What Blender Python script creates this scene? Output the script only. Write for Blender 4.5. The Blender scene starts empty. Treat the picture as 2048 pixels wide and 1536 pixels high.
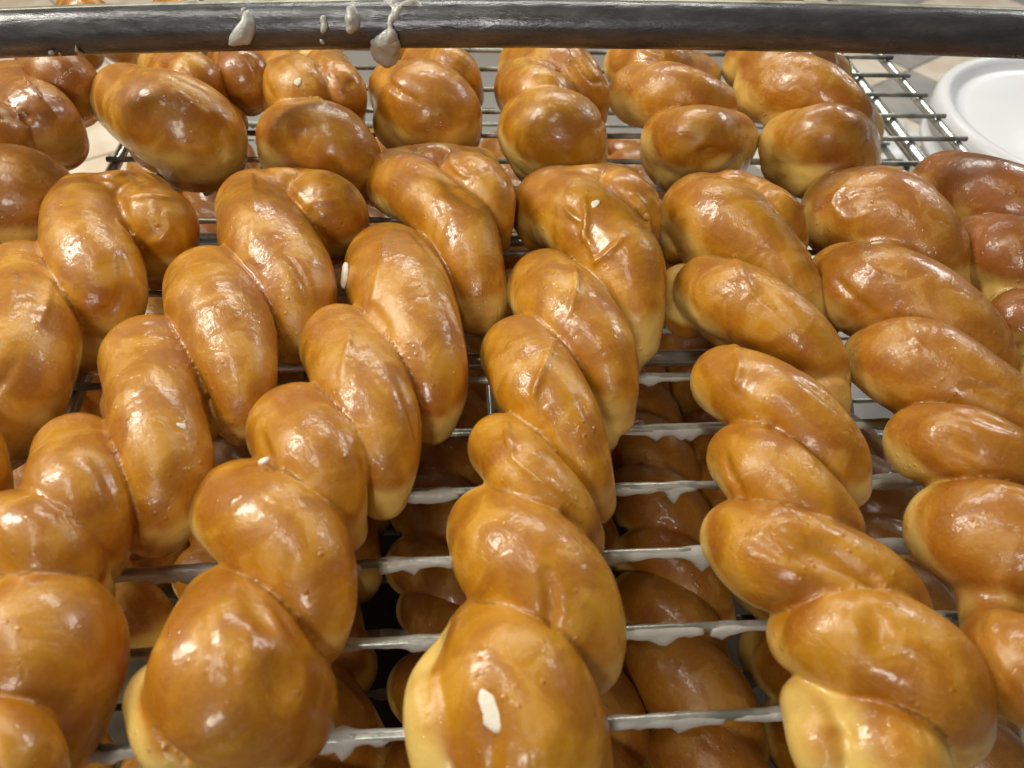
import bpy, math, random
import numpy as np
from mathutils import Matrix, Vector

# ------------------------------------------------------------------ units
U = 0.025                       # one wire spacing of the rack in metres; geometry below is written in wire spacings
F, PITCH, YAW, ROLL, CH, Y0 = 1528.557, 0.830972, -0.12172, 0.0714525, 8.35637, 2.72089
S = bpy.context.scene
COL = S.collection

def basis():
    cy, sy = math.cos(YAW), math.sin(YAW)
    f = np.array([-sy*math.cos(PITCH), cy*math.cos(PITCH), -math.sin(PITCH)])
    rt = np.array([cy, sy, 0.0]); up = np.cross(rt, f)
    c, s = math.cos(ROLL), math.sin(ROLL)
    return c*rt+s*up, -s*rt+c*up, f
CA, CB, CF = basis()
CP = np.array([0, 0, CH])

# ------------------------------------------------------------------ camera
cam = bpy.data.cameras.new('camera'); cam.lens = F/2048*36; cam.sensor_width = 36
cam.clip_start = 0.01; cam.clip_end = 50
co = bpy.data.objects.new('camera', cam); COL.objects.link(co)
M = Matrix(((CA[0], CB[0], -CF[0], 0), (CA[1], CB[1], -CF[1], 0), (CA[2], CB[2], -CF[2], CH*U), (0, 0, 0, 1)))
co.matrix_world = M
S.camera = co
S.cycles.max_bounces = 6; S.cycles.diffuse_bounces = 3; S.cycles.glossy_bounces = 3; S.cycles.transmission_bounces = 3
S.cycles.adaptive_threshold = 0.025; S.cycles.caustics_reflective = False; S.cycles.caustics_refractive = False
cam.dof.use_dof = True; cam.dof.focus_distance = 11.5*U; cam.dof.aperture_fstop = 16

# ------------------------------------------------------------------ world and lamps
S.view_settings.view_transform = 'Standard'; S.view_settings.look = 'None'
S.view_settings.exposure = 0.0; S.view_settings.gamma = 1
w = bpy.data.worlds.new('World'); S.world = w; w.use_nodes = True
bg = w.node_tree.nodes['Background']
bg.inputs[0].default_value = (1.0, 0.93, 0.84, 1); bg.inputs[1].default_value = 0.085

def lamp(name, loc, target, sx, sy, power, color):
    l = bpy.data.lights.new(name, 'AREA'); l.shape = 'RECTANGLE'; l.size = sx*U; l.size_y = sy*U
    l.energy = power; l.color = color
    o = bpy.data.objects.new(name, l); COL.objects.link(o)
    o.location = Vector(loc)*U
    d = Vector(target)-Vector(loc)
    o.rotation_euler = d.to_track_quat('-Z', 'Y').to_euler()
    return o
lamp('ceiling_or_fill_light', (-18, 8, 58), (-6, 12, 0), 40, 3, 6.0, (1, 0.96, 0.83))
lamp('ceiling_or_fill_light', (2, 66, 42), (-2, 10, 0), 46, 8, 12.0, (1, 0.975, 0.87))
lamp('ceiling_or_fill_light', (-48, 26, 40), (-34, 28, -20), 8, 34, 27.0, (1, 0.94, 0.80))  # left key lamp, also aimed and strengthened to brighten the floor
lamp('ceiling_or_fill_light', (62, 60, 42), (50, 52, -20), 20, 20, 15.0, (1, 0.98, 0.95))  # added fill lamp without a known source, brightens the right-hand floor
lamp('ceiling_or_fill_light', (-12, -40, 30), (0, 10, 0), 5, 14, 5.5, (1, 0.94, 0.86))  # stands in for an unseen bright window or wall behind the camera

# ------------------------------------------------------------------ helpers
def at(px, py, z=0.0):
    d = (px-1024)*CA-(py-768)*CB+F*CF
    return CP+d*((z-CH)/d[2])
def depth(p): return float(np.dot(np.asarray(p)-CP, CF))
def link(o, parent=None):
    COL.objects.link(o)
    if parent: o.parent = parent
    return o
def tag(o, label=None, cat=None, group=None, kind=None):
    if label: o['label'] = label
    if cat: o['category'] = cat
    if group: o['group'] = group
    if kind: o['kind'] = kind
    return o
def mesh(name, V, Fc, mat, parent=None, smooth=True, origin=None):
    V = np.asarray(V, dtype=np.float64)
    og = np.zeros(3) if origin is None else np.asarray(origin, float)
    me = bpy.data.meshes.new(name)
    me.from_pydata([tuple(v) for v in (V-og)*U], [], [tuple(int(i) for i in f) for f in Fc])
    if mat: me.materials.append(mat)
    if smooth: me.polygons.foreach_set('use_smooth', [True]*len(me.polygons))
    o = bpy.data.objects.new(name, me); link(o, parent)
    o.location = Vector(og*U) if parent is None else Vector((og-PO.get(parent.name, np.zeros(3)))*U)
    PO[o.name] = og
    return o
PO = {}
def empty(name, loc=(0, 0, 0)):
    o = bpy.data.objects.new(name, None); o.empty_display_size = 0.01; link(o)
    o.location = Vector(loc)*U; PO[o.name] = np.array(loc, float)
    return o
def tube(pts, rad, n=10, cap=True):
    """rings swept along pts; rad a number or list or function(i, angle)"""
    P = np.asarray(pts, float); V = []; Fc = []
    for i in range(len(P)):
        t = P[min(i+1, len(P)-1)]-P[max(i-1, 0)]; t /= np.linalg.norm(t)
        a = np.cross(t, [0, 0, 1.0])
        if np.linalg.norm(a) < 1e-3: a = np.cross(t, [0, 1.0, 0])
        a /= np.linalg.norm(a); b = np.cross(a, t)
        for k in range(n):
            an = 2*math.pi*k/n
            r = rad(i, an) if callable(rad) else (rad[i] if hasattr(rad, '__len__') else rad)
            V.append(P[i]+r*(math.cos(an)*a+math.sin(an)*b))
    for i in range(len(P)-1):
        for k in range(n):
            k2 = (k+1) % n
            Fc.append((i*n+k, i*n+k2, (i+1)*n+k2, (i+1)*n+k))
    if cap:
        Fc.append(tuple(range(n))[::-1]); Fc.append(tuple((len(P)-1)*n+k for k in range(n)))
    return np.array(V), Fc
def lathe(prof, c, n=64):
    V = []; Fc = []
    for (r, z) in prof:
        for k in range(n):
            a = 2*math.pi*k/n; V.append((c[0]+r*math.cos(a), c[1]+r*math.sin(a), c[2]+z))
    for i in range(len(prof)-1):
        for k in range(n):
            k2 = (k+1) % n; Fc.append((i*n+k, i*n+k2, (i+1)*n+k2, (i+1)*n+k))
    return np.array(V), Fc
def box(x0, x1, y0, y1, z0, z1):
    V = [(x, y, z) for z in (z0, z1) for y in (y0, y1) for x in (x0, x1)]
    Fc = [(0, 2, 3, 1), (4, 5, 7, 6), (0, 1, 5, 4), (2, 6, 7, 3), (0, 4, 6, 2), (1, 3, 7, 5)]
    return np.array(V, float), Fc

# ------------------------------------------------------------------ materials
class NT:
    def __init__(s, name):
        s.m = bpy.data.materials.new(name); s.m.use_nodes = True
        s.t = s.m.node_tree; s.b = s.t.nodes['Principled BSDF']
    def n(s, typ, **kw):
        x = s.t.nodes.new(typ)
        for k, v in kw.items():
            if k.startswith('i_'): x.inputs[k[2:].replace('_', ' ')].default_value = v
            else: setattr(x, k, v)
        return x
    def l(s, a, b): s.t.links.new(a, b)
    def math(s, op, a, b=None, c=None, clamp=False):
        x = s.t.nodes.new('ShaderNodeMath'); x.operation = op; x.use_clamp = clamp
        for i, v in enumerate((a, b, c)):
            if v is None: continue
            if isinstance(v, (int, float)): x.inputs[i].default_value = v
            else: s.l(v, x.inputs[i])
        return x.outputs[0]
    def mix(s, f, a, b):
        x = s.t.nodes.new('ShaderNodeMix'); x.data_type = 'RGBA'
        for i, v in ((0, f), (6, a), (7, b)):
            if isinstance(v, (int, float)): x.inputs[i].default_value = v
            elif isinstance(v, tuple): x.inputs[i].default_value = (*v, 1)
            else: s.l(v, x.inputs[i])
        return x.outputs[2]
    def ramp(s, v, lo, hi, a=0.0, b=1.0, smooth=True):
        x = s.t.nodes.new('ShaderNodeMapRange'); x.interpolation_type = 'SMOOTHSTEP' if smooth else 'LINEAR'
        s.l(v, x.inputs[0]); x.inputs[1].default_value = lo; x.inputs[2].default_value = hi
        x.inputs[3].default_value = a; x.inputs[4].default_value = b
        return x.outputs[0]
    def noise(s, vec, scale, detail=3, rough=0.5, dist=0.0):
        x = s.n('ShaderNodeTexNoise'); x.inputs['Scale'].default_value = scale
        x.inputs['Detail'].default_value = detail; x.inputs['Roughness'].default_value = rough
        x.inputs['Distortion'].default_value = dist
        s.l(vec, x.inputs['Vector']); return x.outputs['Fac']
    def set(s, **kw):
        for k, v in kw.items():
            i = s.b.inputs[k.replace('_', ' ')]
            if isinstance(v, tuple) and len(v) == 3: i.default_value = (*v, 1)
            elif isinstance(v, (int, float)): i.default_value = v
            else: s.l(v, i)
    def bump(s, h, strength, dist, prev=None):
        x = s.n('ShaderNodeBump'); x.inputs['Strength'].default_value = strength
        x.inputs['Distance'].default_value = dist; s.l(h, x.inputs['Height'])
        if prev: s.l(prev, x.inputs['Normal'])
        return x.outputs[0]

def donut_material():
    t = NT('glazed_dough')
    pos = t.n('ShaderNodeAttribute', attribute_name='pos').outputs['Vector']      # rack units
    lc = t.n('ShaderNodeAttribute', attribute_name='lobe').outputs['Vector']      # along, around, random of the strand
    belt = t.n('ShaderNodeAttribute', attribute_name='belt').outputs['Fac']
    tone = t.n('ShaderNodeObjectInfo').outputs['Random']
    big = t.noise(pos, 1.1, 3, 0.5); mid = t.noise(pos, 1.7, 4, 0.5, 0.6); low = t.noise(pos, 0.9, 2, 0.5); fine = t.noise(pos, 22, 3, 0.6)
    deep = (0.38, 0.134, 0.002); gold = (0.62, 0.292, 0.004); pale = (0.80, 0.57, 0.16)
    c = t.mix(t.ramp(mid, 0.32, 0.72), deep, gold)
    c = t.mix(t.math('MULTIPLY', t.ramp(big, 0.52, 0.74), 0.45), c, (0.36, 0.10, 0.012))
    sp = t.noise(pos, 9, 2, 0.5)
    c = t.mix(t.math('MULTIPLY', t.ramp(sp, 0.6, 0.74), 0.18), c, (0.62, 0.30, 0.07))
    c = t.mix(t.math('MULTIPLY', tone, 0.16), c, (0.30, 0.085, 0.006))
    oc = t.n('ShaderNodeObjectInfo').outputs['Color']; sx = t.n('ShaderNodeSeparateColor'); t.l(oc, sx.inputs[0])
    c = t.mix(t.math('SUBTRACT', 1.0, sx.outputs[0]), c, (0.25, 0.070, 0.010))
    bl = t.math('ADD', belt, t.math('MULTIPLY', t.math('SUBTRACT', low, 0.56), 1.6))
    bl = t.math('ADD', bl, t.math('MULTIPLY', t.math('SUBTRACT', mid, 0.5), 0.6))
    c = t.mix(t.math('MULTIPLY', t.ramp(bl, 0.30, 1.0), 0.92), c, pale)
    c = t.mix(t.math('MULTIPLY', t.ramp(fine, 0.45, 0.8), 0.10), c, (0.8, 0.55, 0.25))
    # a milky film of dried glaze in patches
    film = t.ramp(t.noise(pos, 1.7, 5, 0.65, 0.8), 0.52, 0.60)
    c = t.mix(t.math('MULTIPLY', film, 0.15), c, (0.64, 0.38, 0.14))
    # wrinkled skin running around the strands
    sc = t.n('ShaderNodeVectorMath', operation='MULTIPLY'); sc.inputs[1].default_value = (1.6, 5.5, 1); t.l(lc, sc.inputs[0])
    wr = t.noise(sc.outputs[0], 1.3, 4, 0.55, 0.6)
    sc2 = t.n('ShaderNodeVectorMath', operation='MULTIPLY'); sc2.inputs[1].default_value = (7.0, 1.5, 1); t.l(lc, sc2.inputs[0])
    wr2 = t.noise(sc2.outputs[0], 1.1, 3, 0.5, 0.5)
    mk = t.n('ShaderNodeTexNoise'); mk.inputs['Scale'].default_value = 1.4; mk.inputs['Detail'].default_value = 2; t.l(pos, mk.inputs['Vector'])
    ms = t.n('ShaderNodeSeparateColor'); t.l(mk.outputs['Color'], ms.inputs[0])
    wmask = t.ramp(ms.outputs[0], 0.48, 0.64)
    bub = t.n('ShaderNodeTexVoronoi'); bub.inputs['Scale'].default_value = 7.5; t.l(pos, bub.inputs['Vector'])
    bb = t.math('MULTIPLY', t.ramp(bub.outputs['Distance'], 0.0, 0.28, 1, 0), t.ramp(ms.outputs[1], 0.5, 0.66))
    def acc(terms):
        h = None
        for v, k in terms:
            q = t.math('MULTIPLY', v, k); h = q if h is None else t.math('ADD', h, q)
        return h
    body = acc([(t.noise(pos, 1.8, 2, 0.5), 0.022), (t.math('MULTIPLY', wr, wmask), 0.018),
                (bb, 0.011), (fine, 0.0034)])
    gm = t.ramp(ms.outputs[2], 0.46, 0.62, 0.12, 1.0)
    coat = t.math('ADD', body, t.math('MULTIPLY', t.math('MULTIPLY', t.noise(pos, 8, 2, 0.5, 0.6), gm), 0.018))
    crk = t.noise(pos, 15, 4, 0.65, 1.2)
    coat = t.math('ADD', coat, t.math('MULTIPLY', t.math('MULTIPLY', crk, film), 0.009))
    n1 = t.bump(body, 1.0, U); cn = t.bump(coat, 1.0, U)
    t.set(Base_Color=c, Roughness=0.44, Normal=n1, Specular_IOR_Level=0.5)
    t.set(Coat_Weight=0.62, Coat_IOR=1.48, Coat_Roughness=t.ramp(film, 0, 1, 0.10, 0.28), Coat_Normal=cn)
    t.set(Subsurface_Weight=0.12, Subsurface_Scale=0.12*U)
    t.b.inputs['Subsurface Radius'].default_value = (1, 0.45, 0.15)
    return t.m

def simple(name, col, rough=0.5, metal=0.0, coat=0.0, bump=None, colvar=None):
    t = NT(name)
    g = t.n('ShaderNodeTexCoord').outputs['Object']
    c = col
    if colvar:
        c = t.mix(t.ramp(t.noise(g, colvar[1]/U, 4, 0.6), 0.4, 0.65), col, colvar[0])
    t.set(Base_Color=c, Roughness=rough, Metallic=metal, Coat_Weight=coat, Coat_Roughness=0.1)
    if bump: t.set(Normal=t.bump(t.noise(g, bump[0]/U, 4, 0.6), 0.6, bump[1]*U))
    return t.m
M_D = donut_material()
M_WIRE = simple('rack_wire_steel', (0.58, 0.59, 0.54), 0.32, 0.45, bump=(6, 0.02), colvar=((0.22, 0.23, 0.20), 1.2))
M_ROD = simple('rack_rod_chrome', (0.62, 0.63, 0.61), 0.22, 0.7, bump=(4, 0.02), colvar=((0.36, 0.37, 0.34), 1.0))
M_ICE = simple('sugar_icing', (0.56, 0.55, 0.51), 0.4, 0.0, 0.3, bump=(5, 0.05))
M_GLZ = simple('thin_dried_glaze', (0.50, 0.49, 0.45), 0.4, 0.0, 0.3, bump=(5, 0.06))
M_GLZ.node_tree.nodes['Principled BSDF'].inputs['Transmission Weight'].default_value = 0.15
M_FLK = simple('dry_icing_flake', (0.86, 0.80, 0.66), 0.6, bump=(9, 0.03))
M_LID = simple('white_plastic', (0.78, 0.79, 0.83), 0.35, bump=(0.5, 0.02))
M_LIP = simple('greasy_steel_lip', (0.50, 0.49, 0.40), 0.45, 0.5, colvar=((0.25, 0.24, 0.18), 1.5))
M_PAPER = simple('white_paper', (0.82, 0.83, 0.85), 0.7, bump=(1.0, 0.05))

def bar_material():
    t = NT('worn_steel_tube')
    g = t.n('ShaderNodeTexCoord').outputs['Object']
    sc = t.n('ShaderNodeVectorMath', operation='MULTIPLY'); sc.inputs[1].default_value = (0.35/U, 1.2/U, 1.2/U); t.l(g, sc.inputs[0])
    v = sc.outputs[0]
    c = t.mix(t.math('MULTIPLY', t.ramp(t.noise(v, 3, 5, 0.65), 0.35, 0.75), 0.6), (0.10, 0.10, 0.107), (0.21, 0.21, 0.22))
    t.set(Base_Color=c, Metallic=0.6, Roughness=t.ramp(t.noise(v, 5, 4, 0.6), 0.3, 0.7, 0.22, 0.38))
    n = t.bump(t.noise(v, 9, 4, 0.65), 0.6, 0.02*U)
    t.set(Normal=t.bump(t.noise(v, 2.5, 2), 0.4, 0.05*U, n))
    return t.m
M_BAR = bar_material()

# ------------------------------------------------------------------ implicit dough: surface nets on a distance field
def catmull(P, m):
    P = np.asarray(P, float)
    if len(P) == 2: 
        s = np.linspace(0, 1, m)[:, None]; return P[0]*(1-s)+P[1]*s
    Q = np.vstack([2*P[0]-P[1], P, 2*P[-1]-P[-2]]); out = []
    n = len(P)-1
    for u in np.linspace(0, n-1e-6, m):
        i = int(u); t = u-i; a, b, c, d = Q[i:i+4]
        out.append(0.5*((2*b)+(-a+c)*t+(2*a-5*b+4*c-d)*t*t+(-a+3*b-3*c+d)*t**3))
    return np.array(out)
def chain_sdf(X, C):
    """X (...,3) float32, C (m,4) spheres -> distance"""
    best = None
    for i in range(len(C)-1):
        a = C[i, :3]; d = C[i+1, :3]-a; L2 = float(d@d)+1e-9
        v = X-a
        t = np.clip((v@d)/L2, 0, 1)
        q = v-t[..., None]*d
        s = np.sqrt((q*q).sum(-1))-(C[i, 3]+(C[i+1, 3]-C[i, 3])*t)
        best = s if best is None else np.minimum(best, s)
    return best
def smin(a, b, k):
    h = np.clip(0.5+0.5*(b-a)/k, 0, 1)
    return b*(1-h)+a*h-k*h*(1-h)
def wave_noise(X, rng, freq, n=7):
    o = 0
    for _ in range(n):
        d = rng.normal(size=3); d *= freq*(0.6+0.9*rng.random())/np.linalg.norm(d)
        o = o+np.sin(X@d.astype(np.float32)+rng.random()*6.28)
    return o/math.sqrt(n)
def surface_net(D, org, h):
    s = D < 0
    nx, ny, nz = D.shape
    vid = -np.ones((nx-1, ny-1, nz-1), dtype=np.int64)
    acc = np.zeros((nx-1, ny-1, nz-1, 3), dtype=np.float32); cnt = np.zeros((nx-1, ny-1, nz-1), dtype=np.float32)
    sl = lambda o: (slice(o[0], nx-1+o[0]), slice(o[1], ny-1+o[1]), slice(o[2], nz-1+o[2]))
    cor = [(i, j, k) for i in (0, 1) for j in (0, 1) for k in (0, 1)]
    for a in cor:
        for ax in range(3):
            if a[ax]: continue
            b = list(a); b[ax] = 1; b = tuple(b)
            da, db = D[sl(a)], D[sl(b)]
            cr = (da < 0) != (db < 0)
            t = np.where(cr, da/np.where(cr, da-db, 1), 0)
            p = np.zeros(t.shape+(3,), dtype=np.float32)
            for q in range(3): p[..., q] = a[q]
            p[..., ax] = t
            acc += p*cr[..., None]; cnt += cr
    m = cnt > 0
    vid[m] = np.arange(m.sum())
    idx = np.argwhere(m)
    V = (idx+acc[m]/cnt[m][:, None])*h+org
    Q = []
    for ax in range(3):
        o1, o2 = [q for q in range(3) if q != ax]
        lo = [slice(1, -1)]*3; lo[ax] = slice(0, -1)
        hi = list(lo); hi[ax] = slice(1, None)
        A = s[tuple(lo)]; B = s[tuple(hi)]
        for flip, mk in ((False, A & ~B), (True, B & ~A)):
            e = np.argwhere(mk)
            if not len(e): continue
            base = e.copy(); base[:, o1] += 1; base[:, o2] += 1
            def g(d1, d2):
                c = base.copy(); c[:, o1] += d1; c[:, o2] += d2
                return vid[c[:, 0], c[:, 1], c[:, 2]]
            q = np.stack([g(-1, -1), g(0, -1), g(0, 0), g(-1, 0)], 1)
            if flip != (ax == 1): q = q[:, ::-1]
            Q.append(q)
    return V, (np.vstack(Q) if Q else np.zeros((0, 4), dtype=int))

def dough(name, lobes, core, vox, seed, parent=None, origin=None, floor=0.0, pale=None, ridges=(), dents=(), rough=1.0):
    """lobes: list of (m,4) sphere chains in rack units; returns one continuous mesh object"""
    rng = np.random.default_rng(seed)
    allc = np.vstack(lobes+([core] if core is not None else []))
    lo = (allc[:, :3]-allc[:, 3:]).min(0)-0.12; hi = (allc[:, :3]+allc[:, 3:]).max(0)+0.12
    lo[2] = max(lo[2], floor-0.1)
    n = np.ceil((hi-lo)/vox).astype(int)+1
    D = np.full(n, 9.0, dtype=np.float32)
    ax = [np.float32(lo[i])+np.arange(n[i], dtype=np.float32)*np.float32(vox) for i in range(3)]
    for L, k in [(l, 0.036) for l in lobes]+([(core, 0.10)] if core is not None else []):
        L = L.astype(np.float32)
        a = (L[:, :3]-L[:, 3:]).min(0)-0.25; b = (L[:, :3]+L[:, 3:]).max(0)+0.25
        i0 = np.clip(np.floor((a-lo)/vox).astype(int), 0, n); i1 = np.clip(np.ceil((b-lo)/vox).astype(int)+1, 0, n)
        if (i1 <= i0).any(): continue
        sub = tuple(slice(i0[q], i1[q]) for q in range(3))
        E = np.full(D[sub].shape, 9.0, dtype=np.float32)
        for i in range(len(L)-1):
            C2 = L[i:i+2]
            a = (C2[:, :3]-C2[:, 3:]).min(0)-0.25; b = (C2[:, :3]+C2[:, 3:]).max(0)+0.25
            j0 = np.clip(np.floor((a-lo)/vox).astype(int), i0, i1); j1 = np.clip(np.ceil((b-lo)/vox).astype(int)+1, i0, i1)
            if (j1 <= j0).any(): continue
            X = np.stack(np.meshgrid(*[ax[q][j0[q]:j1[q]] for q in range(3)], indexing='ij'), -1)
            ss = tuple(slice(j0[q]-i0[q], j1[q]-i0[q]) for q in range(3))
            E[ss] = np.minimum(E[ss], chain_sdf(X, C2))
        D[sub] = smin(D[sub], E, k)
    band = np.abs(D) < 0.3
    ii = np.argwhere(band)
    X = (ii*vox+lo).astype(np.float32)
    D[band] += rough*(0.040*wave_noise(X, rng, 1.5)+0.020*wave_noise(X, rng, 3.0))+0.004*wave_noise(X, rng, 6.0)+0.016*rough*wave_noise(X, rng, 5.0)*np.clip(wave_noise(X, rng, 1.2)-0.1, 0, 1.2)
    def carve(C, fn, pad):
        C = C.astype(np.float32); a = (C[:, :3]-C[:, 3:]).min(0)-pad; b = (C[:, :3]+C[:, 3:]).max(0)+pad
        i0 = np.clip(np.floor((a-lo)/vox).astype(int), 0, n); i1 = np.clip(np.ceil((b-lo)/vox).astype(int)+1, 0, n)
        sub = tuple(slice(i0[q], i1[q]) for q in range(3))
        X = np.stack(np.meshgrid(*[ax[q][sub[q]] for q in range(3)], indexing='ij'), -1)
        D[sub] = fn(D[sub], chain_sdf(X, C))
    # folds and stretch marks running along and across the strands
    rr = np.random.default_rng(seed+500); folds = []
    for L in lobes:
        m = len(L)
        for kind in (0, 2, 3) if rr.random() < 0.6 else (2,):
            a = rr.uniform(0.05, 0.6); ln = rr.uniform(0.15, 0.35); th = rr.uniform(-1.1, 1.1); dth = rr.uniform(-0.6, 0.6)
            pts = []
            for q in np.linspace(0, 1, 7):
                i = min(m-2, int((a+ln*q)*(m-1))); c = L[i]; t = L[i+1, :3]-L[i, :3]; t /= np.linalg.norm(t)+1e-9
                sd = np.cross(t, [0, 0, 1.0]); sd /= np.linalg.norm(sd)+1e-9; up = np.cross(sd, t)
                an = th+dth*q; d = math.cos(an)*up+math.sin(an)*sd
                w_ = math.sin(math.pi*(0.06+0.88*q))**0.7
                if kind < 2: r_ = 0.022*w_; off = c[3]-0.010
                else: r_ = 0.045*w_; off = c[3]+0.033+0.02*(1-w_)
                pts.append([*(c[:3]+d*off), r_])
            folds.append((kind < 2, np.array(pts)))
    for up_, C in folds:
        if up_: carve(C, lambda d, c: smin(d, c, 0.09), 0.25)
        else: carve(C, lambda d, c: np.minimum(-smin(-d, c, 0.09), d+0.05), 0.25)
    for C in ridges: carve(C, lambda d, c: smin(d, c, 0.10), 0.3)
    for C in dents: carve(C, lambda d, c: np.minimum(-smin(-d, c, 0.16), d+0.13), 0.4)
    # where it rests on the wires the dough is flattened
    z = ax[2][None, None, :]
    D = np.maximum(D, (floor-z)*0.9)
    V, Q = surface_net(D, lo, vox)
    # drop stray islands? keep all; attributes
    Vf = V.astype(np.float32)
    best = np.full(len(V), 9.0, dtype=np.float32); near = np.full((len(lobes), len(V)), 9.0); lc = np.zeros((len(V), 3), dtype=np.float32)
    for li, L in enumerate(lobes):
        L = L.astype(np.float32); s0 = 0.0
        for i in range(len(L)-1):
            a = L[i, :3]; d = L[i+1, :3]-a; ln = float(np.linalg.norm(d))+1e-9
            v = Vf-a; t = np.clip((v@d)/ln**2, 0, 1); q = v-t[:, None]*d
            ds = np.sqrt((q*q).sum(1))-(L[i, 3]+(L[i+1, 3]-L[i, 3])*t)
            up = np.array([0, 0, 1.0], dtype=np.float32); sd = np.cross(d/ln, up); sd /= np.linalg.norm(sd)+1e-6
            ang = np.arctan2(q@sd, q@np.cross(sd, d/ln))
            m = ds < best; near[li] = np.minimum(near[li], ds)
            best[m] = ds[m]; lc[m, 0] = s0+t[m]*ln; lc[m, 1] = ang[m]*0.5; lc[m, 2] = li*7.3+seed
            s0 += ln
    wt = np.exp(-(near-near.min(0))/0.035)
    pw = (wt*np.array(pale if pale is not None else [0.0]*len(lobes))[:, None]).sum(0)/wt.sum(0)
    H = float(V[:, 2].max()-floor)
    zz = (V[:, 2]-floor)/H
    belt = np.clip((zz-0.12)/0.10, 0, 1)*np.clip((0.72-zz)/0.24, 0, 1)*0.9+pw
    og = np.array([V[:, 0].mean(), V[:, 1].mean(), floor]) if origin is None else origin
    me = bpy.data.meshes.new(name)
    me.vertices.add(len(V)); me.vertices.foreach_set('co', (((V-og)*U).astype(np.float32)).ravel())
    me.loops.add(len(Q)*4); me.loops.foreach_set('vertex_index', Q.astype(np.int32).ravel())
    me.polygons.add(len(Q)); me.polygons.foreach_set('loop_start', np.arange(0, len(Q)*4, 4, dtype=np.int32))
    me.update(calc_edges=True); me.validate()
    me.polygons.foreach_set('use_smooth', np.ones(len(me.polygons), dtype=bool))
    for nm, arr in (('pos', (V+seed*3.1).astype(np.float32)), ('lobe', lc)):
        at_ = me.attributes.new(nm, 'FLOAT_VECTOR', 'POINT'); at_.data.foreach_set('vector', arr.astype(np.float32).ravel())
    at_ = me.attributes.new('belt', 'FLOAT', 'POINT'); at_.data.foreach_set('value', belt.astype(np.float32))
    me.materials.append(M_D)
    o = bpy.data.objects.new(name, me); link(o, parent)
    o.location = Vector(og*U); PO[o.name] = og
    return o

def lobe3d(pts, H, zm=None, drop=(0.28, 0.55), sub=30):
    """pts: (px, py, radius px) on the photograph -> spheres standing on the rack"""
    pts = np.array(pts, float); n = len(pts)
    if n >= 4: pts[-1, 2] *= 1.18
    rw = max(p[2]*depth(at(p[0], p[1], 1.0))/F for p in pts)
    if zm is None: zm = max(H-rw, rw*0.9)
    out = []
    for i, (x, y, r) in enumerate(pts):
        s = i/(n-1) if n > 1 else 0.5
        z = zm
        if s < 0.35: z *= 1-drop[0]*((0.35-s)/0.35)**2
        if s > 0.45: z *= 1-drop[1]*((s-0.45)/0.55)**2
        P = at(x, y, z); R = r*depth(P)/F
        out.append([*P, R])
    return catmull(out, sub)

def trace(px, py, L):
    v = (px-1024)*CA-(py-768)*CB+F*CF; v = (v/np.linalg.norm(v)).astype(np.float32)
    t = 2.0
    for _ in range(60):
        X = (CP+v*t)[None].astype(np.float32)
        d = min(float(chain_sdf(X, l.astype(np.float32))[0]) for l in L)
        if d < 0.004: return CP+v*t, v
        t += d
        if t > 40: return None, v
    return CP+v*t, v
def on_skin(poly, L, lift, rfun):
    out = []
    P2 = catmull([(q[0], q[1], q[2] if len(q) > 2 else 0) for q in poly], 9)
    for i, (x, y, r) in enumerate(P2):
        P, v = trace(x, y, L)
        if P is None: continue
        R_ = rfun(i/8.0, r*depth(P)/F)
        out.append([*(P-v*(lift*R_)), R_])
    return np.array(out) if len(out) > 1 else None
def twist(label, H, lobes, vox=0.04, seed=1, group=None, ridges=(), dents=(), rough=1.0, brown=0.0):
    L = []; pale = []
    for l in lobes:
        zm, pl = None, 0.0
        if isinstance(l, tuple):
            zm = l[0]; pts = l[1]
            if len(l) > 2: pl = l[2]
        else: pts = l
        pale.append(pl)
        L.append(lobe3d(pts, H, zm))
    core = []
    for l in L:
        m = l[4:19].mean(0); core.append([m[0], m[1], min(m[2], 0.58*H)*0.72, 0.62*l[:, 3].max()])
    core = np.array(core)
    core = catmull(core, max(6, 3*len(core))) if len(core) > 1 else None
    rd = [on_skin(q, L, -0.35, lambda s_, r: 0.004+0.018*math.sin(math.pi*s_)**0.5) for q in ridges]
    dn = [on_skin(q, L, 0.35, lambda s_, r: r*(0.5+0.5*math.sin(math.pi*s_))) for q in dents]
    o = dough('twisted_donut', L, core, vox, seed, pale=pale, ridges=[q for q in rd if q is not None], dents=[q for q in dn if q is not None], rough=rough)
    o.color = (1-brown, 1, 1, 1)
    tag(o, label, 'donut', group)
    return o

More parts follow.
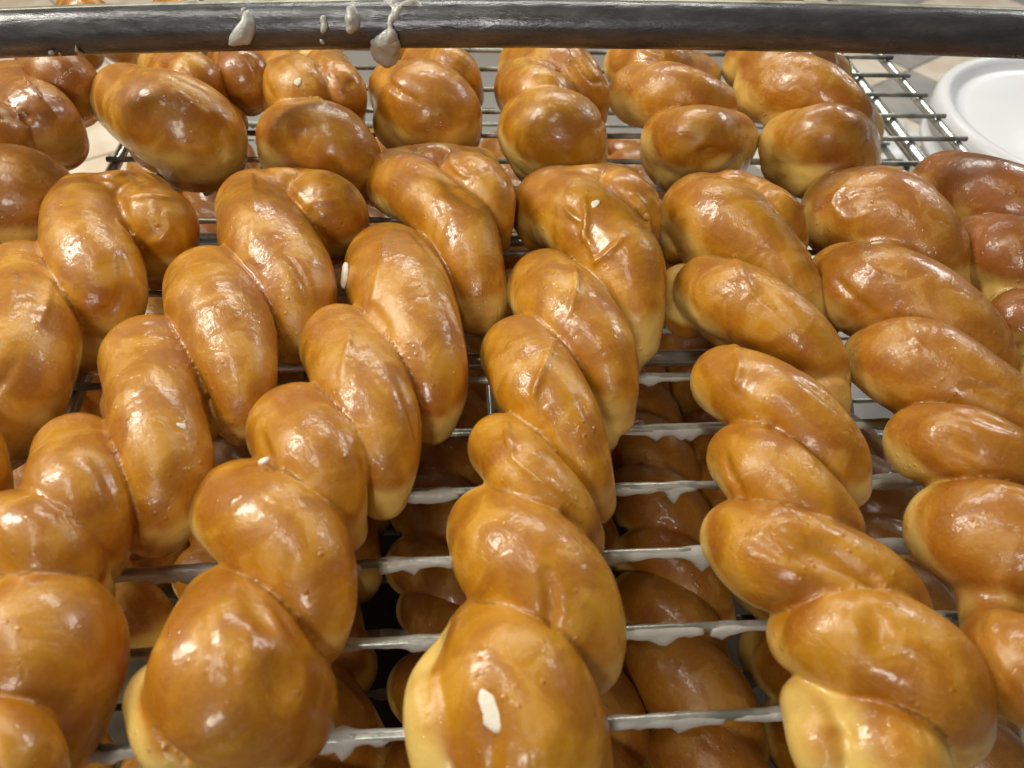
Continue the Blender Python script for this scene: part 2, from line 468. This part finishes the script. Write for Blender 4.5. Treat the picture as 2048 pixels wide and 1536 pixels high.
# ------------------------------------------------------------------ donuts on the top rack, traced strand by strand
FRONT = 'twisted donuts lying along the front of the rack'
BACK = 'twisted donuts at the back of the rack'
T = {}
T['L1'] = twist('glazed twist cut off by the left edge, its blunt upper end above a wire gap', 1.7, [
    (1.12, [(195, 402, 52), (245, 388, 44), (295, 398, 52)]),
    (0.62, [(318, 470, 66), (325, 520, 60)], 0.25),
    [(285, 408, 48), (322, 445, 68), (330, 508, 60)],
    [(178, 430, 80), (190, 510, 90), (208, 585, 78), (212, 625, 58)],
    (0.6, [(150, 640, 50), (190, 690, 55)]),
    [(50, 565, 80), (45, 680, 98), (8, 790, 108), (-40, 850, 95)],
    [(-120, 830, 90), (-110, 950, 110), (-90, 1050, 100)]], seed=1, group=FRONT, ridges=[[(256, 396), (295, 390), (342, 394)]])
T['BL'] = twist('darker glazed twist in the top left corner, partly outside the frame', 1.75, [
    [(42, 190, 66), (85, 240, 74), (110, 285, 58)],
    [(-40, 250, 60), (-5, 270, 66), (40, 300, 60)],
    [(-20, 385, 88), (50, 400, 100), (95, 420, 66)],
    [(-110, 420, 90), (-90, 520, 100)]], seed=2, vox=0.045, group=BACK, brown=0.5, rough=1.3)
T['A'] = twist('long glazed twist second from the left, running down to the bottom left corner', 1.7, [
    (1.14, [(525, 388, 50), (580, 375, 42), (640, 388, 48)]),
    (0.6, [(660, 450, 62), (655, 480, 50)], 0.3),
    [(605, 378, 45), (655, 418, 74), (672, 452, 62)],
    [(512, 420, 82), (540, 490, 90), (585, 570, 82), (602, 640, 62), (592, 685, 38)],
    [(425, 582, 86), (450, 650, 90), (480, 740, 78), (490, 810, 66), (480, 850, 42)],
    [(300, 730, 92), (310, 820, 100), (330, 910, 94), (335, 980, 80), (310, 1050, 52)],
    [(158, 905, 90), (158, 975, 97), (172, 1050, 86), (182, 1105, 58)],
    [(0, 1050, 68), (60, 1070, 88), (110, 1130, 88), (160, 1190, 50)],
    (None, [(15, 1240, 98), (75, 1300, 160), (50, 1420, 160)], -0.4),
    [(-70, 1450, 100), (0, 1530, 110), (40, 1600, 90)]], seed=3, group=FRONT,
    ridges=[[(502, 347), (507, 400), (508, 455), (500, 525)], [(615, 414), (645, 402), (692, 400)]])
T['B'] = twist('long glazed twist third from the left with a pale bulge at its near end', 1.7, [
    (1.15, [(815, 348, 55), (885, 332, 48), (945, 350, 55)]),
    (0.9, [(950, 400, 72), (985, 440, 46)]),
    [(895, 345, 56), (955, 385, 72), (985, 435, 48), (990, 480, 34)],
    [(800, 368, 70), (860, 405, 72), (925, 465, 70), (948, 545, 58), (962, 620, 42)],
    [(782, 532, 88), (812, 612, 98), (848, 700, 90), (866, 780, 72), (865, 835, 42)],
    [(680, 690, 80), (722, 760, 90), (760, 850, 82), (776, 930, 62), (765, 990, 42)],
    [(600, 860, 94), (638, 930, 95), (670, 1000, 70), (690, 1060, 42)],
    [(488, 1022, 98), (555, 1062, 120), (615, 1130, 106), (640, 1210, 82), (632, 1270, 55)],
    (None, [(450, 1215, 86), (462, 1290, 130), (480, 1366, 158), (540, 1402, 112)], -0.5),
    (0.7, [(400, 1480, 62), (470, 1510, 62), (550, 1500, 50)], 0.45),
    (0.75, [(342, 1400, 72), (365, 1470, 82), (450, 1500, 90)], 0.55)], seed=4, group=FRONT,
    ridges=[[(788, 456), (770, 480), (763, 530), (745, 600)], [(700, 660), (690, 720), (686, 770)], [(900, 300), (905, 330), (930, 350)]],
    dents=[[(893, 352, 14), (918, 378, 16), (945, 402, 12)], [(555, 1335, 20), (570, 1365, 24), (572, 1400, 18)], [(500, 1180, 16), (520, 1215, 16), (540, 1245, 12)]])
T['C'] = twist('long glazed twist in the middle with a white icing blob near its bottom', 1.7, [
    (1.1, [(1120, 395, 55), (1180, 385, 50), (1235, 390, 55)]),
    (0.6, [(1070, 430, 46), (1082, 470, 40)]), (0.6, [(1245, 640, 60), (1250, 700, 50)], 0.3), (0.6, [(1200, 830, 50), (1195, 870, 45)], 0.3),
    [(1215, 395, 62), (1258, 420, 62), (1272, 470, 48)],
    [(1112, 420, 82), (1178, 460, 92), (1240, 530, 90), (1268, 610, 66), (1272, 680, 44)],
    [(1090, 575, 80), (1140, 630, 90), (1192, 700, 80), (1222, 770, 56), (1228, 830, 38)],
    [(1045, 712, 80), (1080, 780, 90), (1125, 850, 80), (1165, 930, 56), (1182, 1000, 34)],
    [(1005, 897, 78), (1050, 950, 80), (1108, 1020, 74), (1150, 1080, 46)],
    [(982, 1057, 96), (1030, 1110, 120), (1100, 1180, 124), (1148, 1250, 98), (1160, 1310, 66)],
    (None, [(985, 1290, 96), (1020, 1360, 138), (1050, 1450, 155), (1055, 1530, 140)], -0.35),
    (0.8, [(930, 1300, 55), (893, 1400, 78), (905, 1500, 88), (960, 1570, 80)], 0.6)], seed=5, group=FRONT,
    ridges=[[(1150, 530), (1153, 570), (1142, 622)], [(1108, 680), (1088, 731), (1070, 775), (1064, 810)], [(1012, 838), (1014, 865), (1023, 898)], [(1168, 395), (1172, 440), (1166, 480)], [(1248, 472), (1215, 505), (1184, 528)], [(1265, 385), (1295, 420), (1300, 460)]])
T['D'] = twist('long glazed twist right of the middle, bending towards the bottom right', 1.7, [
    (1.1, [(1420, 405, 56), (1480, 398, 54), (1540, 425, 52)]),
    [(1500, 402, 52), (1555, 438, 54), (1575, 480, 36)],
    [(1400, 430, 82), (1460, 460, 92), (1540, 520, 74), (1590, 580, 55), (1615, 635, 34)],
    (0.6, [(1370, 440, 50), (1368, 490, 46)]),
    [(1418, 580, 74), (1490, 612, 80), (1570, 660, 76), (1630, 712, 58), (1660, 770, 34)],
    (0.6, [(1368, 580, 50), (1378, 625, 54)]),
    (0.7, [(1620, 755, 36), (1655, 780, 38), (1672, 830, 26)]),
    [(1455, 765, 76), (1520, 800, 84), (1590, 850, 87), (1650, 910, 74), (1685, 970, 42)],
    [(1487, 912, 74), (1540, 950, 82), (1600, 1000, 78), (1660, 1050, 58), (1690, 1090, 32)],
    [(1487, 1080, 74), (1545, 1115, 104), (1620, 1130, 98), (1700, 1160, 88), (1768, 1200, 78), (1800, 1240, 50)],
    (None, [(1612, 1272, 76), (1680, 1280, 94), (1775, 1310, 120), (1855, 1370, 122), (1870, 1430, 92)], -0.15),
    (0.7, [(1618, 1410, 56), (1650, 1500, 66), (1690, 1560, 60)]),
    (0.75, [(1720, 1440, 100), (1775, 1510, 118), (1800, 1580, 110)], 0.55)], seed=6, group=FRONT, brown=0.1,
    ridges=[[(1470, 514), (1488, 550), (1506, 590)], [(1470, 690), (1478, 730), (1470, 770)], [(1545, 1020), (1580, 1018), (1640, 1045)]],
    dents=[[(1560, 1062, 22), (1640, 1098, 30), (1745, 1162, 20)], [(1750, 1230, 14), (1770, 1290, 18), (1830, 1330, 14)]])
T['E'] = twist('large glazed twist running out of the right edge, broad slanting coils', 1.75, [
    [(1690, 430, 88), (1765, 442, 102), (1838, 500, 82), (1885, 560, 46)],
    [(1688, 560, 70), (1760, 592, 98), (1850, 632, 94), (1930, 692, 85), (1980, 760, 46)],
    [(1755, 720, 70), (1820, 732, 98), (1910, 780, 94), (2000, 840, 85), (2060, 910, 60)],
    [(1850, 885, 80), (1920, 890, 80), (2000, 930, 75), (2080, 985, 62)],
    [(1918, 1062, 100), (1990, 1080, 122), (2080, 1130, 110), (2150, 1200, 80)],
    [(2008, 1292, 78), (2075, 1340, 105), (2150, 1400, 100)]], seed=7, group=FRONT, brown=0.35,
    ridges=[[(1714, 488), (1730, 520), (1758, 550)], [(1812, 636), (1822, 660), (1840, 690)], [(1690, 370), (1665, 400), (1690, 440), (1730, 430)]],
    dents=[[(1885, 860, 12), (1900, 885, 16), (1925, 905, 12)]])
T['F'] = twist('dark brown glazed twist at the right edge, in front of the white bucket', 1.75, [
    [(1896, 372, 68), (1965, 392, 78), (2050, 430, 80), (2120, 500, 50)],
    [(1965, 495, 68), (2040, 515, 80), (2120, 560, 60)],
    [(2045, 640, 62), (2110, 670, 80)],
    [(2110, 760, 70), (2180, 820, 80)]], seed=8, vox=0.045, group=BACK, brown=0.85)
T['G1'] = twist('bulky rounded donut end, second from the left in the back row, cream gap beside it', 2.0, [
    [(262, 205, 76), (320, 230, 90), (385, 258, 94), (402, 300, 74)],
    (0.8, [(330, 275, 72), (395, 295, 74)], 0.2),
    (1.0, [(455, 230, 32), (462, 246, 30)]),
    [(340, 140, 48), (395, 160, 58), (420, 195, 46)],
    [(250, 80, 50), (330, 90, 55)]], seed=9, vox=0.045, group=BACK, dents=[[(430, 245, 14), (440, 275, 16), (445, 310, 14)]], rough=1.5)
T['G2'] = twist('back row twist with a tall coil behind a rounder one, third from the left', 1.95, [
    [(570, 165, 66), (618, 198, 64), (668, 240, 46)],
    [(590, 278, 74), (645, 284, 84), (690, 312, 72), (702, 345, 52)],
    (0.8, [(585, 300, 66), (650, 318, 72), (690, 330, 62)], 0.3),
    [(655, 148, 54), (688, 185, 50), (700, 235, 36)],
    [(560, 80, 45), (640, 80, 50)]], seed=10, vox=0.045, group=BACK, rough=1.6, dents=[[(655, 335, 12), (675, 350, 14)]])
T['G3'] = twist('plump round donut end under the hanging icing drip on the bar', 1.95, [
    [(828, 202, 80), (868, 216, 94), (882, 246, 82)],
    (0.85, [(835, 245, 78), (880, 262, 80)], 0.25),
    (1.1, [(785, 165, 36), (800, 190, 40)]),
    [(850, 130, 46), (915, 142, 52), (935, 190, 36)],
    [(800, 70, 45), (880, 70, 50)]], seed=11, vox=0.045, group=BACK, rough=1.5)
T['G4'] = twist('middle back row twist with a small coil above a big square-shouldered one', 1.95, [
    [(1050, 182, 56), (1092, 198, 52), (1120, 230, 36)],
    [(1075, 275, 80), (1115, 282, 92), (1140, 312, 76)],
    (0.8, [(1090, 305, 80), (1130, 318, 82)], 0.2),
    [(1050, 135, 48), (1125, 150, 60), (1162, 190, 50), (1175, 230, 32)],
    [(1050, 70, 45), (1120, 75, 50)]], seed=12, vox=0.045, group=BACK, rough=1.5)
T['G5'] = twist('back row twist with pale left shoulder, second from the right', 1.9, [
    [(1275, 192, 58), (1340, 190, 60), (1408, 212, 50), (1440, 235, 34)],
    [(1350, 282, 64), (1405, 280, 68), (1455, 288, 56)],
    (0.8, [(1360, 302, 70), (1400, 312, 74), (1440, 308, 62)], 0.4),
    [(1255, 128, 42), (1330, 132, 50), (1398, 162, 42)],
    [(1270, 70, 45), (1350, 75, 45)]], seed=13, vox=0.045, group=BACK, rough=1.6, brown=0.15, dents=[[(1405, 305, 16), (1430, 315, 18), (1450, 315, 12)]])
T['G6'] = twist('back row twist beside the bare grid of wires, rightmost but one', 1.95, [
    [(1535, 180, 62), (1608, 186, 64), (1680, 222, 52), (1718, 262, 38)],
    [(1592, 288, 70), (1650, 285, 72), (1692, 295, 64)],
    (0.85, [(1600, 318, 74), (1655, 328, 84), (1685, 330, 68)], 0.1),
    [(1495, 132, 46), (1580, 138, 52), (1655, 155, 46)],
    [(1500, 70, 40), (1590, 75, 45)]], seed=14, vox=0.045, group=BACK, rough=1.5, brown=0.3)
T['H1'] = twist('small brown donut end just under the left end of the steel bar', 1.8, [
    [(72, 142, 40), (128, 160, 56), (150, 205, 48)],
    [(90, 75, 45), (160, 100, 50)]], seed=15, vox=0.045, group=BACK, rough=1.4, brown=0.6)
T['H2'] = twist('donut half hidden behind the bulky second donut, below the bar', 1.8, [
    [(460, 125, 45), (490, 155, 46), (495, 195, 36)],
    [(430, 70, 45), (500, 80, 45)]], seed=16, vox=0.045, group=BACK, rough=1.4, brown=0.5)
FAR = 'donut tops showing above the steel bar'
for i, (x0, x1, s) in enumerate(((110, 245, 21), (300, 425, 22), (470, 610, 23), (1285, 1400, 24), (1445, 1625, 25))):
    lab = ['far donut top above the bar, leftmost', 'far donut top above the bar, second from the left',
           'far donut top above the bar, over the icing drips', 'far donut top above the bar, left one of the right-hand pair',
           'far donut top above the bar, rightmost and widest'][i]
    c, hw = (x0+x1)/2, (x1-x0)/2
    twist(lab, 1.9, [[(c-hw*0.4, 26, hw*0.55), (c, 32, hw*0.62), (c+hw*0.45, 46, hw*0.5)],
                     [(c-hw*0.6, 60, hw*0.55), (c, 70, hw*0.62)]], seed=s, vox=0.07, group=FAR)

# ------------------------------------------------------------------ the racks
X0, X1 = -6.44, 11.43
WR = 0.056
def icing_coat(k, y, z, x0, x1, seed, parent, r=0.085, drip=1.0):
    rg = random.Random(seed); n = max(6, int((x1-x0)*14))
    drops = [(rg.uniform(x0, x1), rg.uniform(0.04, 0.17)*drip, rg.uniform(0.04, 0.10)) for _ in range(int((x1-x0)*1.5)+1)]
    ph = [rg.uniform(0, 6) for _ in range(4)]
    pts = [(x0+(x1-x0)*i/n, y, z) for i in range(n+1)]
    def rad(i, an):
        x = pts[i][0]
        e = min(1.0, 0.8+min(x-x0, x1-x)/0.12*0.2)
        thick = (r-WR)*(0.9+0.7*math.sin(2.3*x+ph[3])+0.3*math.sin(7*x+ph[0])+0.25*math.sin(17*x+ph[1]))
        b = WR*1.05+max(0.0, thick)*(0.75-0.6*math.sin(an))
        down = max(0, -math.sin(an))**2
        d = sum(a*math.exp(-((x-c)/s_)**2) for c, a, s_ in drops)
        sag = 0.035*(1+math.sin(3.1*x+ph[2]))
        return e*(b+down*(d+sag))
    V, Fc = tube(pts, rad, 14)
    return mesh('icing', V, Fc, M_ICE, parent)
def rack(label, z, nk, k0, x0, x1, seed, dense, origin_name='cooling_rack', rods=True):
    root = empty(origin_name, ((x0+x1)/2, Y0+8, z)); tag(root, label, 'cooling rack', 'stacked cooling racks')
    rg = random.Random(seed)
    for k in range(k0, nk):
        y = Y0+k
        ends = [rg.uniform(-0.02, 0.03) for _ in (0, 1)]
        pts = [(x0-0.12+ends[0]+(x1-x0+0.24)*i/8, y+0.012*math.sin(i*1.7+k), z-WR) for i in range(9)]
        V, Fc = tube(pts, WR, 10)
        wobj = mesh('wire', V, Fc, M_WIRE, root)
        for (a, b) in dense(k, rg): icing_coat(k, y, z-WR-0.01, a, b, seed*100+k*7+int(a*3), wobj, r=0.088 if k < 4 else 0.075, drip=1.0 if k < 5 else 0.7)
    ya, yb = Y0+k0-0.12, Y0+nk-1+0.12
    def rod(x, r, zz):
        V, Fc = tube([(x, ya+(yb-ya)*i/6, zz) for i in range(7)], r, 14)
        return mesh('side_rod', V, Fc, M_ROD, root)
    rod(x0, 0.10, z-2*WR-0.095); rod(x1, 0.10, z-2*WR-0.095)
    rod(x0+0.985, 0.16, z-2*WR-0.155); rod(x1-1.11, 0.16, z-2*WR-0.155)
    for xm in (0.60,):
        V, Fc = tube([(xm, ya, z-2*WR-0.05), (xm, yb, z-2*WR-0.05)], 0.05, 10); mesh('middle_rod', V, Fc, M_ROD, root)
    if rods:
        for yy in ys_cross:
            V, Fc = tube([(x0+0.05, yy, z-2*WR-0.40), (x1-0.05, yy, z-2*WR-0.40)], 0.14, 14); mesh('cross_rod', V, Fc, M_ROD, root)
    return root
ys_cross = [at(1320, 716, -0.5)[1], at(400, 480, -0.5)[1]]
def dense_top(k, rg):
    if k <= 3: return [(-6.0, 2.9), (3.0, 11.0)] if k < 2 else [(-6, -2.4), (-2.0, -1.1), (-0.9, 0.1), (1.6, 3.3), (3.5, 4.6), (4.8, 11)]
    if k == 4: return [(-1.4, -0.2), (1.6, 8)]
    if k == 5: return [(2.6, 7.0)]
    if k < 12:
        out = []
        for _ in range(6):
            a = rg.uniform(-6, 10); out.append((a, a+rg.uniform(0.1, 0.3)))
        return out
    return []
top = rack('chrome wire rack in front, holding the big glazed twists', 0.0, 24, -2, X0, X1, 5, dense_top)
ZL = -4.2
def dense_low(k, rg):
    out = []
    for _ in range(7):
        a = rg.uniform(-7.5, 8); out.append((a, a+rg.uniform(0.5, 2.0)))
    return out
low = rack('lower chrome wire rack seen through the gaps, loaded with shaded donuts', ZL, 22, -5, X0-3.26, 14.4, 6, dense_low, rods=False)

# ------------------------------------------------------------------ drip tray under both racks
M_PAN = simple('dull_steel_pan', (0.14, 0.09, 0.045), 0.6, 0.2, bump=(0.6, 0.05), colvar=((0.10, 0.095, 0.08), 0.5))
TX0, TX1, TY0, TY1, TZ = -9.0, 9.2, -3.0, 23.5, -7.0
pan = empty('drip_tray', (0, 10, TZ)); tag(pan, 'dull grey steel drip tray lying underneath both racks', 'tray')
V, Fc = box(TX0, TX1, TY0, TY1, TZ-0.05, TZ); mesh('base', V, Fc, M_PAN, pan, smooth=False)
loop = [(TX0, TY0), (TX1, TY0), (TX1, TY1), (TX0, TY1)]
for i in range(4):
    a = np.array([*loop[i], TZ+0.7]); b = np.array([*loop[(i+1) % 4], TZ+0.7]); d = (b-a)/np.linalg.norm(b-a)
    V, Fc = tube([a, b], 0.09, 10); mesh('rim', V, Fc, M_ROD, pan)
    q = box(min(a[0], b[0])-0.02, max(a[0], b[0])+0.02, min(a[1], b[1])-0.02, max(a[1], b[1])+0.02, TZ+0.002, TZ+0.65)
    mesh('side', q[0], q[1], M_PAN, pan, smooth=False)

# ------------------------------------------------------------------ donuts on the lower rack
def helix_lobes(n, pitch, rad, rs, seed):
    rg = random.Random(seed); L = []
    for i in range(n):
        y = (i-(n-1)/2)*pitch; j = lambda a: rg.uniform(-a, a)
        r = 1.18*rs*rg.uniform(0.92, 1.1)*(0.85 if i in (0, n-1) else 1)
        pts = [[-0.50*rad+j(.05), y+0.42*pitch+j(.05), 0.62, r*0.92], [-0.2*rad, y+0.18*pitch, 0.98+j(.05), r],
               [0.25*rad, y-0.22*pitch, 0.95, r], [0.62*rad+j(.05), y-0.62*pitch, 0.55, r*0.75]]
        L.append(catmull(pts, 24))
    core = np.array([[0, (i-(n-1)/2)*pitch, 0.55, 0.5] for i in range(n)])
    return L, core
protos = []
LOWG = 'shaded twisted donuts on the lower rack'
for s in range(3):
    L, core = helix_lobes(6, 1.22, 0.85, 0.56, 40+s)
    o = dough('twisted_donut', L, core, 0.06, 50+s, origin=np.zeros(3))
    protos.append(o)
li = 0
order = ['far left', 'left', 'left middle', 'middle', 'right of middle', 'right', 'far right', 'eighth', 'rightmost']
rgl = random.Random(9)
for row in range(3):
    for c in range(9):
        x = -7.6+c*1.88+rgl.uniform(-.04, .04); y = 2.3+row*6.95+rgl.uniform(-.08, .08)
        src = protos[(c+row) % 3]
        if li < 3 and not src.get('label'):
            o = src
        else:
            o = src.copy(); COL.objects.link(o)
        o.location = Vector((x, y, ZL))*U; o.color = (0.55, 1, 1, 1)  # browner base colour puts the lower rack's shade into the dough
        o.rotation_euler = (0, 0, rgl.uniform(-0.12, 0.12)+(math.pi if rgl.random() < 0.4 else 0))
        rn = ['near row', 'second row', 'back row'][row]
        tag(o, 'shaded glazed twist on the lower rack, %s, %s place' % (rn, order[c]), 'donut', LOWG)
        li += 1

# ------------------------------------------------------------------ steel bar in front with icing drips
BD = 12.0
def ray(px, py, d):
    v = (px-1024)*CA-(py-768)*CB+F*CF
    return CP+v*(d/F)
bx = [(-150, 76), (0, 69), (250, 60), (500, 54), (800, 49), (1024, 48), (1300, 51), (1640, 57), (1850, 63), (2048, 70), (2200, 77)]
bp = catmull([ray(x, y, BD) for x, y in bx], 60)
bar = empty('rack_bar', tuple(bp[30])); tag(bar, 'dark worn steel bar across the top, splashed with dried icing', 'metal bar')
BR = 0.345
V, Fc = tube(bp, BR, 28); mesh('tube', V, Fc, M_BAR, bar)
V, Fc = tube(bp+np.array([0, 0.12, BR*0.90]), lambda i, a: 0.015+0.05*abs(math.cos(a)), 10); mesh('lip', V, Fc, M_LIP, bar)
def blob(name, chain, mat, parent, vox=0.02, seed=3, amp=0.012):
    """small irregular lump from a chain of spheres"""
    C = catmull(chain, 10); rng = np.random.default_rng(seed)
    lo = (C[:, :3]-C[:, 3:]).min(0)-0.06; hi = (C[:, :3]+C[:, 3:]).max(0)+0.06
    n = np.ceil((hi-lo)/vox).astype(int)+1
    X = np.stack(np.meshgrid(*[lo[q]+np.arange(n[q])*vox for q in range(3)], indexing='ij'), -1).astype(np.float32)
    D = chain_sdf(X, C.astype(np.float32))+amp*wave_noise(X, rng, 14)+amp*0.6*wave_noise(X, rng, 30)
    if not (D < 0).any(): return None
    V, Q = surface_net(D, lo, vox)
    return mesh(name, V, Q, mat, parent)
drips = [  # chains of (px, py, radius px) on the front of the bar
    [(500, 12, 9), (497, 40, 11), (490, 60, 14), (478, 78, 12), (462, 88, 7)],
    [(478, 14, 8), (490, 26, 10)], [(646, 40, 4), (648, 54, 7), (646, 62, 4)],
    [(704, 18, 11), (704, 34, 14), (703, 50, 14), (702, 56, 11)],
    [(780, 10, 14), (790, 26, 14), (780, 40, 7), (781, 56, 5), (782, 72, 14), (770, 92, 26), (775, 108, 22), (779, 122, 9)],
    [(752, 88, 9), (765, 100, 16), (790, 86, 10)],
    [(800, 16, 10), (830, 14, 13), (850, 20, 9)], [(872, 18, 8), (890, 13, 7)],
    [(252, 14, 8), (258, 20, 7)], [(293, 20, 4), (296, 26, 3)], [(368, 20, 7), (376, 12, 10), (386, 22, 6)],
    [(418, 8, 6), (420, 22, 3)], [(150, 90, 5), (154, 100, 7), (162, 108, 4)], [(22, 30, 5), (28, 35, 4)],
    [(547, 20, 4), (549, 22, 3)], [(600, 10, 8), (620, 10, 9), (640, 14, 6)], [(690, 8, 8), (740, 10, 7)], [(1312, 8, 5), (1314, 14, 3)],
    [(100, 106, 3), (101, 107, 3)], [(118, 107, 3), (119, 108, 3)], [(645, 86, 4), (648, 87, 3)]]
# the nearest point of the tube surface seen through each of those pixels
def on_bar(px, py, lift):
    bc = min(bp, key=lambda p: abs(1024+F*np.dot(p-CP, CA)/depth(p)-px))
    cy = 768-F*np.dot(bc-CP, CB)/depth(bc)
    off = (py-cy)*depth(bc)/F
    k = max(0.0, 1-(off/BR)**2)**0.5
    return ray(px, py, depth(bc)-BR*k+lift)
for i, dr in enumerate(drips):
    ch = []
    for (x, y, r) in dr:
        R = max(0.034, 1.08*r*BD/F); P = on_bar(x, y, 0.12*R); ch.append([*P, R])
    V0 = blob('icing_drip', ch, M_GLZ, bar, vox=0.022, seed=i+1, amp=0.022)

# ------------------------------------------------------------------ flakes of dry icing on the donuts
def flake(donut, px, py, rpx, elong, ang, seed, thick=0.35):
    bpy.context.view_layer.update()
    dg = bpy.context.evaluated_depsgraph_get()
    v = (px-1024)*CA-(py-768)*CB+F*CF; v = Vector(v/np.linalg.norm(v))
    o = donut
    mi = o.matrix_world.inverted()
    hit, loc, nor, idx = o.ray_cast(mi @ Vector(CP*U), mi.to_3x3() @ v)
    if not hit: return
    P = np.array(o.matrix_world @ loc)/U; N = np.array(nor)
    R = rpx*depth(P)/F
    t1 = np.cross(N, CF); t1 /= np.linalg.norm(t1); t2 = np.cross(N, t1)
    d = math.cos(ang)*t1+math.sin(ang)*t2; e = -math.sin(ang)*t1+math.cos(ang)*t2
    rg = random.Random(seed); n = 24; V = []; Fc = []
    ph = [rg.uniform(0, 6) for _ in range(3)]
    rr = [R*(1+0.12*math.sin(2*math.pi*k/n*2+ph[0])+0.09*math.sin(2*math.pi*k/n*3+ph[1])+0.05*math.sin(2*math.pi*k/n*7+ph[2])) for k in range(n)]
    for ring, (sc, h) in enumerate(((1.0, -0.02), (0.98, thick*0.6), (0.75, thick), (0.35, thick*1.1))):
        for k in range(n):
            a = 2*math.pi*k/n; V.append(P+rr[k]*sc*(math.cos(a)*elong*d+math.sin(a)*e)+N*h*R)
    for r_ in range(3):
        for k in range(n):
            k2 = (k+1) % n; Fc.append((r_*n+k, r_*n+k2, (r_+1)*n+k2, (r_+1)*n+k))
    Fc.append(tuple(3*n+k for k in range(n)))
    f = mesh('icing_flake', V, Fc, M_FLK, None)
    og = PO[o.name]; f.parent = o; f.location = Vector(-og*U)
    return f
flake(T['C'], 985, 1425, 27, 1.55, 1.35, 1, 0.16)
flake(T['C'], 1191, 408, 8, 1.5, 0.6, 2)
flake(T['B'], 692, 550, 17, 1.4, 0.2, 3, 0.45)
flake(T['A'], 363, 852, 6, 1.5, 0.4, 4)
flake(T['B'], 530, 925, 9, 1.5, 0.2, 5, 0.9)
flake(T['G2'], 596, 164, 6, 1.6, 0.8, 6)
flake(T['E'], 1755, 486, 6, 2.0, 0.2, 7)
flake(T['E'], 1590, 385, 9, 1.3, 0.2, 8)

# ------------------------------------------------------------------ white bucket and paper, floor
FZ = -21.0
def bucket(label, c, R, h, name='plastic_bucket'):
    root = empty(name, (c[0], c[1], c[2]-h)); tag(root, label, 'bucket')
    V, Fc = lathe([(R*0.86, -h), (R*0.93, -1.9), (R*0.99, -1.85), (R*0.99, -1.6), (R*0.94, -1.5), (R*0.94, -0.9)], c); mesh('body', V, Fc, M_LID, root)
    pr = [(R*0.95, -1.15), (R*1.0, -1.1), (R*1.005, -0.3), (R*0.99, -0.1), (R*0.955, 0), (R*0.92, -0.04), (R*0.895, -0.2), (R*0.87, -0.42), (R*0.845, -0.47),
          (R*0.8, -0.47), (R*0.78, -0.40), (R*0.4, -0.36), (0.001, -0.34)]
    V, Fc = lathe(pr, c, 96); mesh('lid', V, Fc, M_LID, root)
    return root
bucket('white plastic bucket with a round lid, right of the rack', (24.3, 24.8, -5.0), 5.7, 16)
def crumple(c, R_, seed):
    rg = random.Random(seed); n = 9; V = []; Fc = []
    for i in range(n):
        for j in range(n):
            u, v = i/(n-1)-0.5, j/(n-1)-0.5
            V.append((c[0]+2*R_*u+rg.uniform(-.12, .12)*R_, c[1]+2*R_*v+rg.uniform(-.12, .12)*R_, c[2]+0.05+R_*(0.55*rg.random()+0.9*max(0, 0.35-abs(u+0.3*v)))))
    for i in range(n-1):
        for j in range(n-1): a = i*n+j; Fc.append((a, a+n, a+n+1, a+1))
    return V, Fc
pc = at(1822, 322, FZ)
V, Fc = crumple(pc, 2.6, 3); pap = mesh('crumpled_paper', V, Fc, M_PAPER, smooth=False, origin=pc)
tag(pap, 'crumpled white paper on the floor beside the bucket, seen under the rack end', 'paper')
fl = box(-120, 160, -60, 260, FZ-1, FZ); V, Fc = fl
M_GROUT = simple('grey_grout', (0.30, 0.28, 0.26), 0.8)
flo = mesh('floor', V, Fc, M_GROUT, smooth=False); tag(flo, kind='structure')
M_T = [simple('beige_tile', (0.70, 0.58, 0.44), 0.45, colvar=((0.82, 0.74, 0.62), 0.25)),
       simple('grey_tile', (0.34, 0.33, 0.31), 0.5, colvar=((0.45, 0.42, 0.38), 0.3))]
V, Fc = box(-3.9, 3.9, -3.9, 3.9, 0, 0.15)
tm = []
for m_ in M_T:
    o = mesh('tile', V, Fc, m_, flo, smooth=False); tm.append(o)
ca, sa = math.cos(0.6), math.sin(0.6); used = [False, False]; rgt = random.Random(4)
def seen(p):
    d = depth(p)
    if d < 5: return False
    x = 1024+F*np.dot(p-CP, CA)/d; y = 768-F*np.dot(p-CP, CB)/d
    return (-150 < x < 420 and -120 < y < 1100) or (1550 < x < 2250 and -150 < y < 520) or (-200 < x < 2200 and -120 < y < 60)
cnt = 0
for i in range(-20, 30):
    for j in range(-20, 30):
        x, y = 8*(i*ca-j*sa), 30+8*(i*sa+j*ca)
        if not seen(np.array([x, y, FZ])): continue
        g = 1 if (i+2*j) % 3 == 0 else 0
        if x < 5: g = 0
        if cnt > 290: break
        src = tm[g]
        if used[g]: o = src.copy(); COL.objects.link(o)
        else: o = src; used[g] = True
        o.location = Vector((x, y, FZ))*U; o.rotation_euler = (0, 0, 0.6); cnt += 1
for g in (0, 1):
    if not used[g]: bpy.data.objects.remove(tm[g])
